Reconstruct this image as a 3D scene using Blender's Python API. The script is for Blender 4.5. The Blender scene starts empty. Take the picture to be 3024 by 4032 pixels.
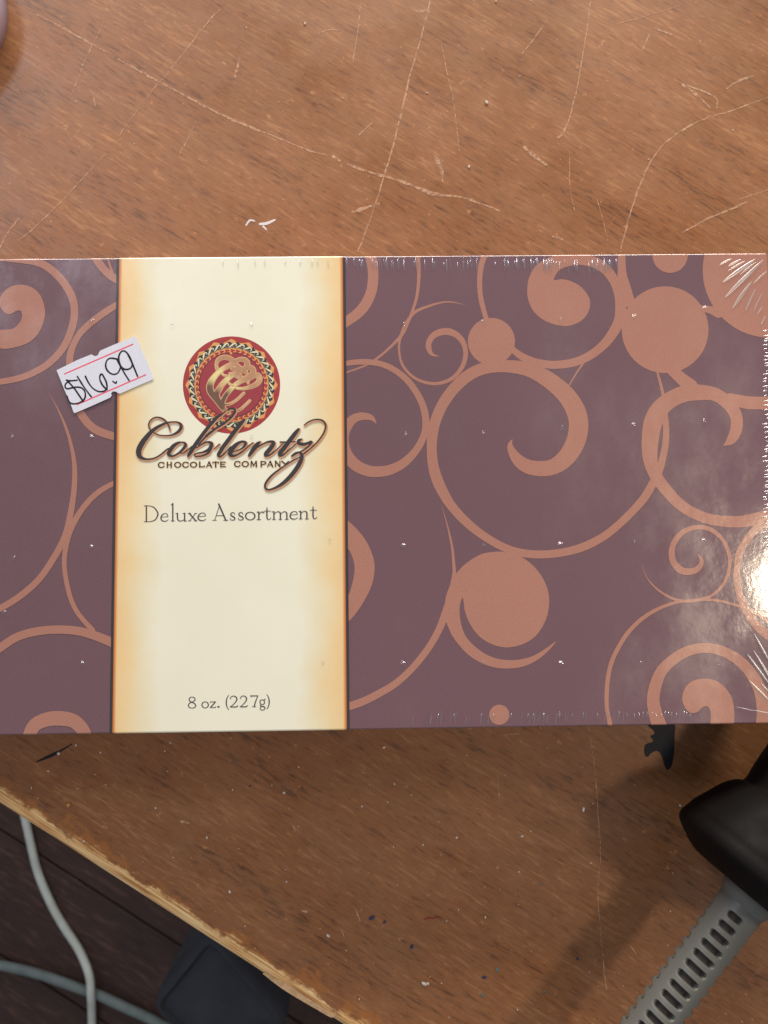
import bpy, bmesh, math, random
from mathutils import Vector, Matrix, Euler
from mathutils.geometry import tessellate_polygon
random.seed(7)
S = bpy.context.scene
C = S.collection
PI = math.pi

# ------------------------------------------------------------------ camera
LID = 0.028                                   # lid height above the table (table top is z = 0)
CAM_ROT = (0.07835225, -0.01172156, -0.01268141)
CAM_POS = (0.03264681, -0.01943866, LID + 0.17445886)
cam = bpy.data.cameras.new('camera'); camo = bpy.data.objects.new('camera', cam); C.objects.link(camo)
camo.location = CAM_POS; camo.rotation_euler = CAM_ROT
cam.sensor_fit = 'VERTICAL'; cam.sensor_height = 34.6; cam.lens = 34.6 * 1660 / 2212
cam.clip_start = 0.005; cam.clip_end = 20
cam.dof.use_dof = True; cam.dof.focus_distance = 0.176; cam.dof.aperture_fstop = 26
S.camera = camo
# ------------------------------------------------------------------ world, lamps, exposure
def srgb(r, g, b):
    f = lambda c: (c/255/12.92) if c/255 <= 0.04045 else ((c/255+0.055)/1.055)**2.4
    return (f(r), f(g), f(b), 1)
w = bpy.data.worlds.new('World'); S.world = w; w.use_nodes = True
bg = w.node_tree.nodes['Background']; bg.inputs[0].default_value = (0.90, 0.93, 1.0, 1); bg.inputs[1].default_value = 0.30
def lamp(name, loc, target, sx, sy, power, col, shape='RECTANGLE'):
    l = bpy.data.lights.new(name, 'AREA'); l.shape = shape; l.size = sx; l.size_y = sy; l.energy = power; l.color = col
    o = bpy.data.objects.new(name, l); C.objects.link(o); o.location = loc
    o.rotation_euler = (Vector(target) - Vector(loc)).to_track_quat('-Z', 'Y').to_euler()
    return o
lamp('window_light', (0.12, 1.15, 0.41), (0.03, 0, 0), 1.4, 0.3, 25, (1.0, 0.93, 0.85))
lamp('desk_lamp', (0.483, -0.035, 0.62), (0.08, 0, 0), 0.08, 0.08, 1.2, (1.0, 0.84, 0.62), 'DISK')
lamp('side_window_light', (-0.80, 0.92, 1.3), (-0.05, 0.1, 0), 0.26, 0.26, 5.5, (0.84, 0.89, 1.0))
S.view_settings.view_transform = 'Standard'; S.view_settings.look = 'None'
S.view_settings.exposure = 0; S.view_settings.gamma = 1; S.view_settings.use_curve_mapping = False
S.cycles.use_denoising = True
S.cycles.max_bounces = 8; S.cycles.caustics_reflective = False; S.cycles.caustics_refractive = False

# ------------------------------------------------------------------ pixel helpers: a photo pixel is a ray, met with the plane it lies on
F = 1660 * 3024 / 1659
ROT = Euler(CAM_ROT).to_matrix()
def unp(x, y, z):
    d = ROT @ Vector(((x-1512)/F, -(y-2016)/F, -1)); t = (z-CAM_POS[2])/d.z
    p = Vector(CAM_POS) + t*d
    return p
def tr(o, pts):                                # crop coordinates (x0, y0, scale) -> photo pixels
    return [(o[0]+p[0]/o[2], o[1]+p[1]/o[2]) + ((p[2]/o[2],) if len(p) > 2 else ()) for p in pts]
def catmull(P, n=6, closed=False):
    if len(P) < 3: return [tuple(p) for p in P]
    N = len(P); out = []
    segs = N if closed else N-1
    for i in range(segs):
        if closed: p0, p1, p2, p3 = P[(i-1) % N], P[i], P[(i+1) % N], P[(i+2) % N]
        else: p0, p1, p2, p3 = P[max(i-1, 0)], P[i], P[i+1], P[min(i+2, N-1)]
        for k in range(n):
            t = k/n
            out.append(tuple(0.5*((2*b)+(c-a)*t+(2*a-5*b+4*c-d)*t*t+(3*b-a-3*c+d)*t**3) for a, b, c, d in zip(p0, p1, p2, p3)))
    if not closed: out.append(tuple(P[-1]))
    return out

HX, HY, R = 0.1258, 0.0543, 0.00035
def wrap(x, y, h):                             # flat print position -> on the lid, folding over its rounded edges
    def fold(v, half):
        b = half-R; s = 1 if v >= 0 else -1; a = abs(v)
        if a <= b: return v, LID+h
        k = (a-b)/R
        if k < PI/2: return s*(b+(R+h)*math.sin(k)), LID-R+(R+h)*math.cos(k)
        return s*(half+h), LID-R-(a-b-R*PI/2)
    yy, zy = fold(y, HY)
    if abs(y) <= HY-R+2e-6:
        xx, zx = fold(x, HX); return (xx, yy, zx)
    return (max(-HX+R, min(HX-R, x)), yy, zy)

class Print:
    """collects flat shapes given in photo pixels; build() lays them on the lid (or on another level)"""
    def __init__(s, level=None): s.v = []; s.f = []; s.c = []; s.k = 0; s.level = level
    def pt(s, x, y, h, col):
        p = unp(x, y, LID if s.level is None else s.level); s.v.append((p.x, p.y, h)); s.c.append(col); return len(s.v)-1
    def stroke(s, o, pts, n=6, cap=True, col=None, wadd=0, off=(0, 0), wmul=1, raw=False, dz=4e-6):
        if len(pts[0]) == 2: pts = [(*p, 20) for p in pts]
        P = tr(o, [(p[0]+off[0], p[1]+off[1], p[2]*wmul+wadd) for p in pts]) if not raw else pts
        cols = col if isinstance(col, list) else None
        Q = catmull(P, n)
        s.k += 1; base = s.k*dz*0.3; L = len(Q)
        left = []; right = []
        dirs = []
        for i, q in enumerate(Q):
            a = Q[max(i-1, 0)]; b = Q[min(i+1, L-1)]
            d = Vector((b[0]-a[0], b[1]-a[1])); d = d.normalized() if d.length > 1e-9 else Vector((1, 0)); dirs.append(d)
            hw = max(q[2], 0.3)/2; hh = base + 2e-6*i/L
            if cols:
                u = i/(L-1)*(len(cols)-1); j = min(int(u), len(cols)-2); cc = tuple(cols[j][m]*(1-u+j)+cols[j+1][m]*(u-j) for m in range(4))
            else: cc = col
            left.append(s.pt(q[0]+d.y*hw, q[1]-d.x*hw, hh, cc)); right.append(s.pt(q[0]-d.y*hw, q[1]+d.x*hw, hh, cc))
        for i in range(L-1): s.f.append((left[i], left[i+1], right[i+1], right[i]))
        if cap:
            for e, sg in ((0, -1), (L-1, 1)):
                q = Q[e]; d = dirs[e]; hw = max(q[2], 0.3)/2
                if hw < 0.6: continue
                hh = s.v[left[e]][2]; cc = s.c[left[e]]
                arc = [left[e]]
                for m in range(1, 6):
                    an = PI*m/6; ox = d.y*math.cos(an)+sg*d.x*math.sin(an); oy = -d.x*math.cos(an)+sg*d.y*math.sin(an)
                    arc.append(s.pt(q[0]+ox*hw, q[1]+oy*hw, hh, cc))
                arc.append(right[e]); s.f.append(tuple(arc))
    def poly(s, o, pts, smooth=4, col=None, raw=False, dz=4e-6):
        P = tr(o, pts) if not raw else pts
        if smooth: P = catmull(P, smooth, True)
        s.k += 1; ids = [s.pt(q[0], q[1], s.k*dz*0.3, col) for q in P]
        for t in tessellate_polygon([[Vector((q[0], q[1], 0)) for q in P]]): s.f.append(tuple(ids[i] for i in t))
    def disc(s, o, cx, cy, r, n=56, col=None):
        s.poly(o, [(cx+r*math.cos(2*PI*i/n), cy+r*math.sin(2*PI*i/n)) for i in range(n)], 0, col)
    def ring(s, o, cx, cy, ri, ro, n=96, col=None):
        fi = ri if callable(ri) else (lambda a: ri); fo = ro if callable(ro) else (lambda a: ro)
        s.k += 1; A = []; B = []
        for i in range(n):
            a = 2*PI*i/n
            for lst, r in ((A, fi(a)), (B, fo(a))):
                q = tr(o, [(cx+r*math.sin(a), cy-r*math.cos(a))])[0]; lst.append(s.pt(q[0], q[1], s.k*1.2e-6, col))
        for i in range(n): j = (i+1) % n; s.f.append((A[i], A[j], B[j], B[i]))
    def build(s, name, h, m, parent, edge=False):
        if s.level is None: h = h*0.25
        bm = bmesh.new()
        cl = bm.loops.layers.float_color.new('Col') if any(c is not None for c in s.c) else None
        vs = [bm.verts.new(v) for v in s.v]
        for f in s.f:
            try: fa = bm.faces.new([vs[i] for i in f])
            except ValueError: continue
            if cl:
                for lo, i in zip(fa.loops, f): lo[cl] = s.c[i] or (1, 1, 1, 1)
        if edge:
            for ax, half in ((0, HX), (1, HY)):
                for sg in (1, -1):
                    for k in range(7):
                        pos = half-R+(R*PI/2)*k/5 if k < 6 else half+0.012
                        co = [0, 0, 0]; no = [0, 0, 0]; co[ax] = sg*pos; no[ax] = sg
                        bmesh.ops.bisect_plane(bm, geom=bm.verts[:]+bm.edges[:]+bm.faces[:], plane_co=co, plane_no=no, clear_outer=(k == 6), dist=1e-7)
            bad = [f for f in bm.faces if abs(f.calc_center_median().x) > HX-R and abs(f.calc_center_median().y) > HY-R]
            bmesh.ops.delete(bm, geom=bad, context='FACES')
        for v in bm.verts:
            if s.level is None: v.co = wrap(v.co.x, v.co.y, h+v.co.z)
            else: v.co = (v.co.x, v.co.y, s.level+h+v.co.z)
        bmesh.ops.recalc_face_normals(bm, faces=bm.faces[:])
        up = sum(f.normal.z*f.calc_area() for f in bm.faces)
        for f in bm.faces:
            if f.normal.z < -0.2: f.normal_flip()
        me = bpy.data.meshes.new(name); bm.to_mesh(me); bm.free()
        ob = bpy.data.objects.new(name, me); C.objects.link(ob)
        if parent: ob.parent = parent; ob.matrix_parent_inverse = parent.matrix_world.inverted()
        me.materials.append(m)
        return ob

def mesh(name, bm, m, parent=None, smooth=False):
    me = bpy.data.meshes.new(name); bm.to_mesh(me); bm.free()
    if smooth: me.polygons.foreach_set('use_smooth', [True]*len(me.polygons))
    for x in (m if isinstance(m, (list, tuple)) else [m]): me.materials.append(x)
    ob = bpy.data.objects.new(name, me); C.objects.link(ob)
    if parent: ob.parent = parent; ob.matrix_parent_inverse = parent.matrix_world.inverted()
    return ob
def thing(name, label, cat, loc=(0, 0, 0), rz=0, group=None):
    o = bpy.data.objects.new(name, None); C.objects.link(o); o.location = loc; o.rotation_euler = (0, 0, rz); o.empty_display_size = 0.01
    o['label'] = label; o['category'] = cat
    if group: o['group'] = group
    bpy.context.view_layer.update()
    return o
def box_bm(x0, x1, y0, y1, z0, z1, bev=0, seg=3, bm=None):
    bm = bm or bmesh.new()
    r = bmesh.ops.create_cube(bm, size=1, matrix=Matrix.Translation(((x0+x1)/2, (y0+y1)/2, (z0+z1)/2)) @ Matrix.Diagonal((x1-x0, y1-y0, z1-z0, 1)))
    if bev: bmesh.ops.bevel(bm, geom=list({e for v in r['verts'] for e in v.link_edges}), offset=bev, segments=seg, affect='EDGES', profile=0.5)
    return bm

# ------------------------------------------------------------------ materials
class NT:
    def __init__(s, name):
        s.m = bpy.data.materials.new(name); s.m.use_nodes = True; s.t = s.m.node_tree; s.b = s.t.nodes['Principled BSDF']
        s.co = s.n('ShaderNodeTexCoord').outputs['Object']
    def n(s, typ, **kw):
        x = s.t.nodes.new(typ)
        for k, v in kw.items(): setattr(x, k, v)
        return x
    def link(s, a, b): s.t.links.new(a, b)
    def mapping(s, scale, loc=(0, 0, 0), rot=(0, 0, 0)):
        m = s.n('ShaderNodeMapping'); m.inputs['Scale'].default_value = scale; m.inputs['Location'].default_value = loc; m.inputs['Rotation'].default_value = rot
        s.link(s.co, m.inputs[0]); return m.outputs[0]
    def noise(s, scale, vec=None, detail=3, rough=0.55, dist=0):
        x = s.n('ShaderNodeTexNoise'); x.inputs['Scale'].default_value = scale; x.inputs['Detail'].default_value = detail
        x.inputs['Roughness'].default_value = rough; x.inputs['Distortion'].default_value = dist
        s.link(vec or s.co, x.inputs['Vector']); return x.outputs['Fac']
    def ramp(s, fac, stops, interp='LINEAR'):
        x = s.n('ShaderNodeValToRGB'); x.color_ramp.interpolation = interp; e = x.color_ramp.elements
        while len(e) < len(stops): e.new(0.5)
        for k, (p, c) in enumerate(stops): e[k].position = p; e[k].color = c if not isinstance(c, (int, float)) else (c, c, c, 1)
        s.link(fac, x.inputs[0]); return x.outputs[0]
    def mix(s, fac, a, b, mode='MIX'):
        x = s.n('ShaderNodeMix', data_type='RGBA', blend_type=mode)
        for i, v in ((0, fac), (6, a), (7, b)):
            if isinstance(v, (int, float, tuple)): x.inputs[i].default_value = v
            else: s.link(v, x.inputs[i])
        return x.outputs[2]
    def math(s, op, a, b=0, clamp=False):
        x = s.n('ShaderNodeMath', operation=op, use_clamp=clamp)
        for i, v in ((0, a), (1, b)):
            if isinstance(v, (int, float)): x.inputs[i].default_value = v
            else: s.link(v, x.inputs[i])
        return x.outputs[0]
    def xyz(s):
        x = s.n('ShaderNodeSeparateXYZ'); s.link(s.co, x.inputs[0]); return x.outputs
    def bump(s, hgt, strength, dist, inp='Normal', prev=None):
        x = s.n('ShaderNodeBump'); x.inputs['Strength'].default_value = strength; x.inputs['Distance'].default_value = dist
        s.link(hgt, x.inputs['Height'])
        if prev is not None: s.link(prev, x.inputs['Normal'])
        s.link(x.outputs[0], s.b.inputs[inp]); return x.outputs[0]
    def set(s, **kw):
        for k, v in kw.items():
            i = s.b.inputs[k.replace('_', ' ')]
            if hasattr(v, 'is_output'): s.link(v, i)
            else: i.default_value = v
        return s.m
def film_coat(t, wgt=1.0, rough=0.11):
    # the tight clear film over the print: one smooth, slightly slack gloss layer
    wav = t.noise(28, detail=2); fine = t.noise(900, detail=2)
    b = t.n('ShaderNodeBump'); b.inputs['Strength'].default_value = 0.35; b.inputs['Distance'].default_value = 0.0012; t.link(wav, b.inputs['Height'])
    b2 = t.n('ShaderNodeBump'); b2.inputs['Strength'].default_value = 0.12; b2.inputs['Distance'].default_value = 0.0001; t.link(fine, b2.inputs['Height']); t.link(b.outputs[0], b2.inputs['Normal'])
    t.link(b2.outputs[0], t.b.inputs['Coat Normal'])
    haze = t.ramp(t.noise(45, t.mapping((1, 0.6, 1)), 5, 0.65), [(0.42, rough), (0.68, rough+0.22)])
    t.set(Coat_Weight=wgt, Coat_Roughness=haze, Coat_IOR=1.9)
def printed(name, col, var=0.06, rough=0.55, coat=True, grain=0.45):
    t = NT(name)
    a = t.ramp(t.noise(2600, detail=1), [(0.3, 1-0.16*grain), (0.7, 1+0.10*grain)])
    b = t.ramp(t.noise(14, detail=3), [(0.3, 1-var), (0.7, 1+var)])
    c = t.mix(1.0, t.mix(1.0, col, a, 'MULTIPLY'), b, 'MULTIPLY')
    t.set(Base_Color=c, Roughness=rough, Specular_IOR_Level=0.3)
    if coat: film_coat(t)
    return t.m
M = {}
M['plum'] = printed('plum_card', srgb(110, 74, 82))
M['copper'] = printed('copper_print', srgb(176, 118, 98))
M['dark'] = printed('dark_print', srgb(42, 33, 36), grain=0.6)
M['text'] = printed('grey_brown_print', srgb(66, 55, 62), grain=0.6)
M['tan'] = printed('tan_print', srgb(214, 150, 105), grain=0.6)
M['halo'] = printed('pale_orange_print', srgb(240, 208, 160), grain=0.4)
M['red'] = printed('red_print', srgb(172, 42, 42), grain=0.7)
M['crimson'] = printed('crimson_print', srgb(160, 44, 54), grain=0.7)
M['orange'] = printed('orange_print', srgb(232, 162, 88), grain=0.6)
M['purple'] = printed('purple_print', srgb(96, 34, 52), grain=0.5)
M['creamprint'] = printed('cream_print', srgb(232, 226, 190), grain=0.5)
M['ash'] = printed('ash_print', srgb(128, 118, 100), grain=0.5)
def gold_mat():
    t = NT('gold_gradient_print')
    a = t.n('ShaderNodeVertexColor', layer_name='Col').outputs[0]
    t.set(Base_Color=t.mix(1.0, a, t.ramp(t.noise(2600, detail=1), [(0.3, 0.88), (0.7, 1.08)]), 'MULTIPLY'), Roughness=0.5); film_coat(t); return t.m
M['gold'] = gold_mat()
LXL, LXR = -0.0260, 0.0260
def label_mat():
    t = NT('cream_label_card')
    x = t.xyz()[0]
    wob = t.math('MULTIPLY', t.math('SUBTRACT', t.noise(70, detail=5), 0.5), 0.009)
    d = t.math('SUBTRACT', 0.026, t.math('ABSOLUTE', x)); d = t.math('ADD', d, wob)
    c = t.ramp(t.math('MULTIPLY', d, 1/0.0125, True), [(0.0, srgb(244, 206, 146)), (0.25, srgb(246, 216, 162)), (0.55, srgb(243, 231, 196)), (0.85, srgb(247, 242, 220))])
    e = t.ramp(t.math('MULTIPLY', t.math('SUBTRACT', 0.026, t.math('ABSOLUTE', x)), 500), [(0.0, srgb(190, 120, 60)), (0.15, srgb(228, 165, 100)), (0.4, (1, 1, 1, 1))])
    c = t.mix(1.0, c, e, 'MULTIPLY')
    c = t.mix(1.0, c, t.ramp(t.noise(40, detail=4), [(0.3, (0.96, 0.955, 0.93, 1)), (0.7, 1.02)]), 'MULTIPLY')
    t.set(Base_Color=c, Roughness=0.5); film_coat(t, 0.8); return t.m
M['label'] = label_mat()
def wood(name, dark, mid, light, edge=False, rough=0.42, scale=1.0):
    t = NT(name)
    sc = scale
    fine = t.noise(1, t.mapping((170*sc, 1150*sc, 60)), 5, 0.68, 0.4)
    pore = t.noise(1, t.mapping((300*sc, 1800*sc, 60), (3, 7, 0)), 2, 0.5)
    band = t.noise(1, t.mapping((16*sc, 95*sc, 10), (1, 2, 0)), 5, 0.65, 0.8)
    blot = t.noise(22*sc, detail=5, rough=0.65)
    g = t.math('ADD', t.math('MULTIPLY', fine, 0.62), t.math('MULTIPLY', band, 0.38))
    c = t.ramp(g, [(0.36, dark), (0.47, mid), (0.53, mid), (0.63, light)])
    pm = t.ramp(pore, [(0.30, 1.0), (0.40, 0.0)])
    c = t.mix(t.math('MULTIPLY', pm, 0.42), c, tuple(v*0.55 for v in dark[:3])+(1,))
    c = t.mix(1.0, c, t.ramp(blot, [(0.3, (0.86, 0.85, 0.85, 1)), (0.7, (1.12, 1.12, 1.12, 1))]), 'MULTIPLY')
    # worn, cloudy varnish and fine scuffs
    scuff = t.noise(1, t.mapping((420, 70, 50), (5, 1, 0), (0, 0, 0.75)), 4, 0.7, 0.8)
    sm = t.ramp(scuff, [(0.66, 0.0), (0.78, 0.28)])
    c = t.mix(sm, c, tuple(min(1, v*1.5+0.03) for v in light[:3])+(1,))
    if edge:      # dusty, cloudy old varnish
        dn = t.math('ADD', t.math('MULTIPLY', t.noise(1, t.mapping((38, 70, 10), (4, 4, 0)), 5, 0.7, 0.5), 0.6), t.math('MULTIPLY', t.noise(260, detail=4, rough=0.7), 0.4))
        c = t.mix(t.ramp(dn, [(0.40, 0.0), (0.64, 0.26)]), c, srgb(166, 126, 92))
    fleck = t.ramp(t.noise(330, detail=3, rough=0.7), [(0.66, 0.0), (0.71, 0.55)])
    c = t.mix(fleck, c, tuple(min(1, v*1.35+0.02) for v in light[:3])+(1,))
    if edge:
        y = t.xyz()[1]
        nz = t.math('ADD', t.math('MULTIPLY', t.math('SUBTRACT', t.noise(1, t.mapping((85, 120, 1)), 5, 0.68), 0.5), 0.030), t.math('MULTIPLY', t.math('SUBTRACT', t.noise(1, t.mapping((260, 900, 1)), 3, 0.6), 0.5), 0.006))
        e = t.math('MULTIPLY', t.math('ADD', y, nz), 50)
        fr = t.noise(1, t.mapping((60, 1800, 500)), 4, 0.6)
        raw = t.ramp(fr, [(0.34, srgb(172, 114, 62)), (0.48, srgb(232, 180, 116)), (0.64, srgb(252, 222, 168))])
        half = t.mix(0.75, c, srgb(172, 108, 52))
        c = t.mix(t.ramp(e, [(0.19, 1.0), (0.27, 0.0)]), c, half)
        c = t.mix(t.ramp(t.math('MULTIPLY', t.math('ADD', y, t.math('MULTIPLY', nz, 0.35)), 50), [(0.14, 1.0), (0.20, 0.0)]), c, raw)
    t.set(Base_Color=c, Specular_IOR_Level=0.5, Roughness=t.ramp(blot, [(0.3, rough-0.06), (0.7, rough+0.16)]))
    t.bump(t.math('ADD', fine, t.math('MULTIPLY', pm, -0.3)), 0.22, 0.0001)
    return t.m
M['table'] = wood('worn_varnished_wood', srgb(98, 58, 31), srgb(148, 94, 54), srgb(176, 121, 76), True, 0.38)
M['floor'] = wood('dark_floor_wood', srgb(34, 20, 16), srgb(58, 37, 31), srgb(90, 62, 52), rough=0.6, scale=0.2)
M['subfloor'] = printed('dark_subfloor', srgb(18, 13, 12), coat=False)
def scratch_mat():
    t = NT('bare_scratch_wood')
    c = t.ramp(t.noise(900, detail=3), [(0.3, srgb(178, 128, 94)), (0.7, srgb(214, 170, 138))])
    t.set(Base_Color=c, Roughness=0.7, Alpha=t.ramp(t.noise(800, detail=3, rough=0.7), [(0.38, 0.3), (0.56, 0.95)])); return t.m
M['scratch'] = scratch_mat()
M['stain'] = printed('blue_black_stain', srgb(34, 32, 42), coat=False)
M['paintred'] = printed('red_smear', srgb(138, 58, 48), coat=False)
M['paintwhite'] = printed('white_smear', srgb(224, 214, 214), coat=False)
M['sticker'] = printed('white_sticker_paper', srgb(222, 222, 234), var=0.02, rough=0.8, coat=False, grain=0.3)
M['stickred'] = printed('pink_red_line', srgb(238, 92, 116), rough=0.8, coat=False)
M['ink'] = printed('black_pen_ink', srgb(26, 22, 30), rough=0.6, coat=False)
def film_mat(rough=0.13, amount=0.18):
    t = NT('clear_shrink_film'); t.t.nodes.remove(t.b)
    out = t.t.nodes['Material Output']
    g = t.n('ShaderNodeBsdfGlossy'); g.inputs['Roughness'].default_value = rough; g.inputs['Color'].default_value = (1, 1, 1, 1)
    tr_ = t.n('ShaderNodeBsdfTransparent')
    nz = t.n('ShaderNodeTexNoise'); nz.inputs['Scale'].default_value = 700
    bp = t.n('ShaderNodeBump'); bp.inputs['Strength'].default_value = 0.04; bp.inputs['Distance'].default_value = 0.0001
    t.link(t.co, nz.inputs['Vector']); t.link(nz.outputs['Fac'], bp.inputs['Height']); t.link(bp.outputs[0], g.inputs['Normal'])
    mx = t.n('ShaderNodeMixShader'); mx.inputs[0].default_value = amount; t.link(tr_.outputs[0], mx.inputs[1]); t.link(g.outputs[0], mx.inputs[2])
    t.link(mx.outputs[0], out.inputs[0]); return t.m
M['film'] = film_mat(); M['film_fold'] = film_mat(0.32, 0.30)
def plain(name, col, rough, var=0.12, scale=60, bump=0.0, spec=0.5):
    t = NT(name)
    c = t.mix(1.0, col, t.ramp(t.noise(scale, detail=5), [(0.3, 1-var), (0.7, 1+var)]), 'MULTIPLY')
    t.set(Base_Color=c, Roughness=t.ramp(t.noise(scale*3), [(0.3, rough-0.05), (0.7, rough+0.08)]), Specular_IOR_Level=spec)
    if bump: t.bump(t.noise(scale*40, detail=2), bump, 0.0002)
    return t.m
M['boot'] = plain('grey_rubber', srgb(104, 103, 97), 0.45, 0.08)
M['boothole'] = plain('shaded_slot_rubber', srgb(58, 50, 46), 0.7)  # slot insides: recess shade and the brown seen through, put into the colour
M['blackplastic'] = plain('black_plastic', srgb(13, 8, 7), 0.6, 0.2, bump=0.15, spec=0.14)
M['cord'] = plain('grey_cord_rubber', srgb(200, 206, 200), 0.5, 0.12)
M['cord2'] = plain('dusty_grey_cord_rubber', srgb(112, 124, 124), 0.6, 0.2, 90)
M['bag'] = plain('charcoal_fabric', srgb(52, 54, 62), 0.85, 0.2, 30, 0.3)
M['lilac'] = plain('lilac_grey_plastic', srgb(196, 188, 212), 0.4)

# ------------------------------------------------------------------ table (local x runs along its worn edge, local y into the table)
e0 = unp(0, 3176, 0); e1 = unp(1328, 4032, 0)
EA = math.atan2(e1.y-e0.y, e1.x-e0.x)
table = thing('wooden_table', 'worn brown wooden table with a pale chipped edge under the chocolate box', 'table', (e0.x, e0.y, 0), EA)
def local_mesh(name, bm, m, parent, smooth=False):
    ob = mesh(name, bm, m, None, smooth); ob.parent = parent; return ob
bm = box_bm(-0.45, 0.75, 0, 0.62, -0.019, 0)
long_edges = [e for e in bm.edges if all(abs(v.co.y) < 1e-6 for v in e.verts) and abs(e.verts[0].co.z-e.verts[1].co.z) < 1e-6]
bmesh.ops.bevel(bm, geom=long_edges, offset=0.0022, segments=5, affect='EDGES', profile=0.5)
tt = local_mesh('table_top', bm, M['table'], table)
for lx, ly in ((-0.38, 0.06), (0.68, 0.06), (-0.38, 0.55), (0.68, 0.55)):
    local_mesh('leg', box_bm(lx-0.022, lx+0.022, ly-0.022, ly+0.022, -0.496, -0.0192, 0.003), M['table'], table)
# chip of paler underlayer at the edge
chip = Print(0.0)
chip.poly((400, 3500, 1.659), [(1052, 552), (1085, 556), (1110, 572), (1170, 598), (1240, 640), (1330, 702), (1400, 742), (1470, 790), (1530, 822), (1500, 840), (1420, 795), (1290, 720), (1170, 645)], 2)
chip.build('bare_chip', 0.00008, plain('pale_bare_wood', srgb(206, 168, 128), 0.8, 0.3, 500), table)
Z1 = (0, 0, 1.0369); Z2 = (1424, 0, 1.0369); Z3b = (0, 2820, 1.0369); Z4b = (1424, 2820, 1.0369)
scr = [
 (Z1, [(150, 60, 5), (250, 110, 9), (370, 180, 12), (440, 215, 7)]), (Z1, [(485, 243, 8), (560, 285, 10), (650, 335, 9), (800, 415, 10), (950, 490, 11), (1100, 550, 10), (1250, 610, 8), (1330, 634, 7)]),
 (Z1, [(1360, 640, 14), (1385, 655, 12)]), (Z1, [(1420, 672, 10), (1500, 700, 12), (1590, 725, 13), (1659, 745, 10)]),
 (Z1, [(895, 40, 4), (820, 125, 6), (700, 280, 4), (640, 350, 4), (560, 450, 4), (485, 555, 4)]), (Z1, [(430, 630, 4), (300, 770, 5), (190, 885, 6), (75, 985, 5)]),
 (Z1, [(375, 190, 5), (335, 280, 5), (290, 400, 3)]), (Z1, [(470, 0, 3), (420, 100, 3), (375, 190, 3)]), (Z1, [(1470, 20, 4), (1465, 100, 5), (1440, 260, 6)]),
 (Z2, [(280, 0, 6), (240, 160, 5), (200, 300, 8), (155, 490, 8), (110, 660, 9), (60, 820, 6), (0, 990, 7), (-20, 1030, 5)]),
 (Z1, [(1440, 866, 14), (1490, 850, 20), (1545, 832, 12)]), (Z1, [(1465, 550, 6), (1525, 495, 5)]), (Z1, [(1300, 138, 4), (1345, 122, 5), (1390, 125, 4)]),
 (Z1, [(0, 1010, 10), (40, 940, 9), (80, 890, 5)]), (Z1, [(735, 625, 4), (770, 560, 4), (800, 500, 3)]), (Z1, [(960, 310, 12), (978, 240, 14)]), (Z1, [(385, 400, 6), (390, 435, 5)]),
 (Z2, [(1055, 1030, 6), (1080, 930, 7), (1120, 800, 8), (1165, 690, 8), (1215, 610, 9), (1290, 545, 8), (1400, 485, 7), (1500, 455, 6), (1659, 400, 4)]),
 (Z2, [(935, 0, 6), (915, 150, 5), (890, 300, 5), (860, 440, 8), (822, 545, 12), (795, 562, 12)]),
 (Z2, [(1310, 950, 6), (1420, 890, 8), (1520, 850, 11), (1575, 822, 7)]), (Z2, [(1540, 815, 4), (1659, 775, 5)]), (Z2, [(755, 85, 4), (710, 150, 5), (655, 220, 4)]),
 (Z2, [(100, 725, 6), (200, 755, 12), (290, 790, 14), (420, 810, 11), (560, 860, 7)]), (Z2, [(325, 180, 3), (345, 280, 4), (375, 420, 4), (400, 620, 3)]), (Z2, [(1040, 100, 3), (1180, 60, 4), (1320, 15, 2)]),
 (Z2, [(1310, 345, 12), (1370, 390, 14), (1420, 440, 9)]), (Z2, [(1330, 350, 7), (1440, 395, 8), (1450, 440, 7)]), (Z2, [(1195, 118, 7), (1270, 142, 5)]), (Z2, [(665, 605, 16), (710, 640, 22), (755, 675, 10)]),
 (Z2, [(1490, 362, 6), (1540, 330, 12), (1600, 310, 6)]), (Z2, [(1145, 205, 6), (1175, 140, 5)]), (Z2, [(960, 810, 3), (985, 900, 3), (1005, 985, 3)]), (Z2, [(850, 620, 3), (850, 760, 3), (870, 860, 3)]),
 (Z2, [(300, 640, 18), (325, 690, 20), (330, 740, 8)]), (Z2, [(225, 45, 16), (270, 48, 18)]), (Z2, [(780, 965, 16), (820, 978, 10)]),
 (Z4b, [(925, 40, 4), (950, 200, 4), (965, 400, 5), (975, 560, 5), (965, 720, 4), (975, 880, 5), (990, 1050, 6), (1000, 1120, 5)]),
 (Z4b, [(1095, 935, 6), (1120, 970, 5)]), (Z4b, [(1005, 1000, 2), (1060, 962, 3)]), (Z4b, [(560, 80, 3), (640, 72, 5)]), (Z4b, [(555, 240, 3), (560, 350, 2)]),
 (Z3b, [(1450, 790, 5), (1470, 835, 5)]), (Z3b, [(1395, 870, 5), (1405, 905, 4)]), (Z3b, [(740, 430, 12), (770, 435, 10)]), (Z3b, [(1195, 440, 4), (1205, 470, 5)]), (Z3b, [(1235, 795, 12), (1250, 798, 10)]),
]
for o, pts in scr:
    p = Print(0.0)
    q = []
    for i, a in enumerate(catmull(pts, 5)): q.append((a[0]+random.uniform(-1.5, 1.5), a[1]+random.uniform(-1.5, 1.5), a[2]*random.uniform(0.45, 1.15)))
    p.stroke(o, q, 2); p.build('scratch', 0.00005, M['scratch'], table)
def mark(name, m, o, shapes, poly=False):
    p = Print(0.0)
    for sh in shapes:
        p.poly(o, sh) if poly else p.stroke(o, sh, 4)
    return p.build(name, 0.00006, m, table)
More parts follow.
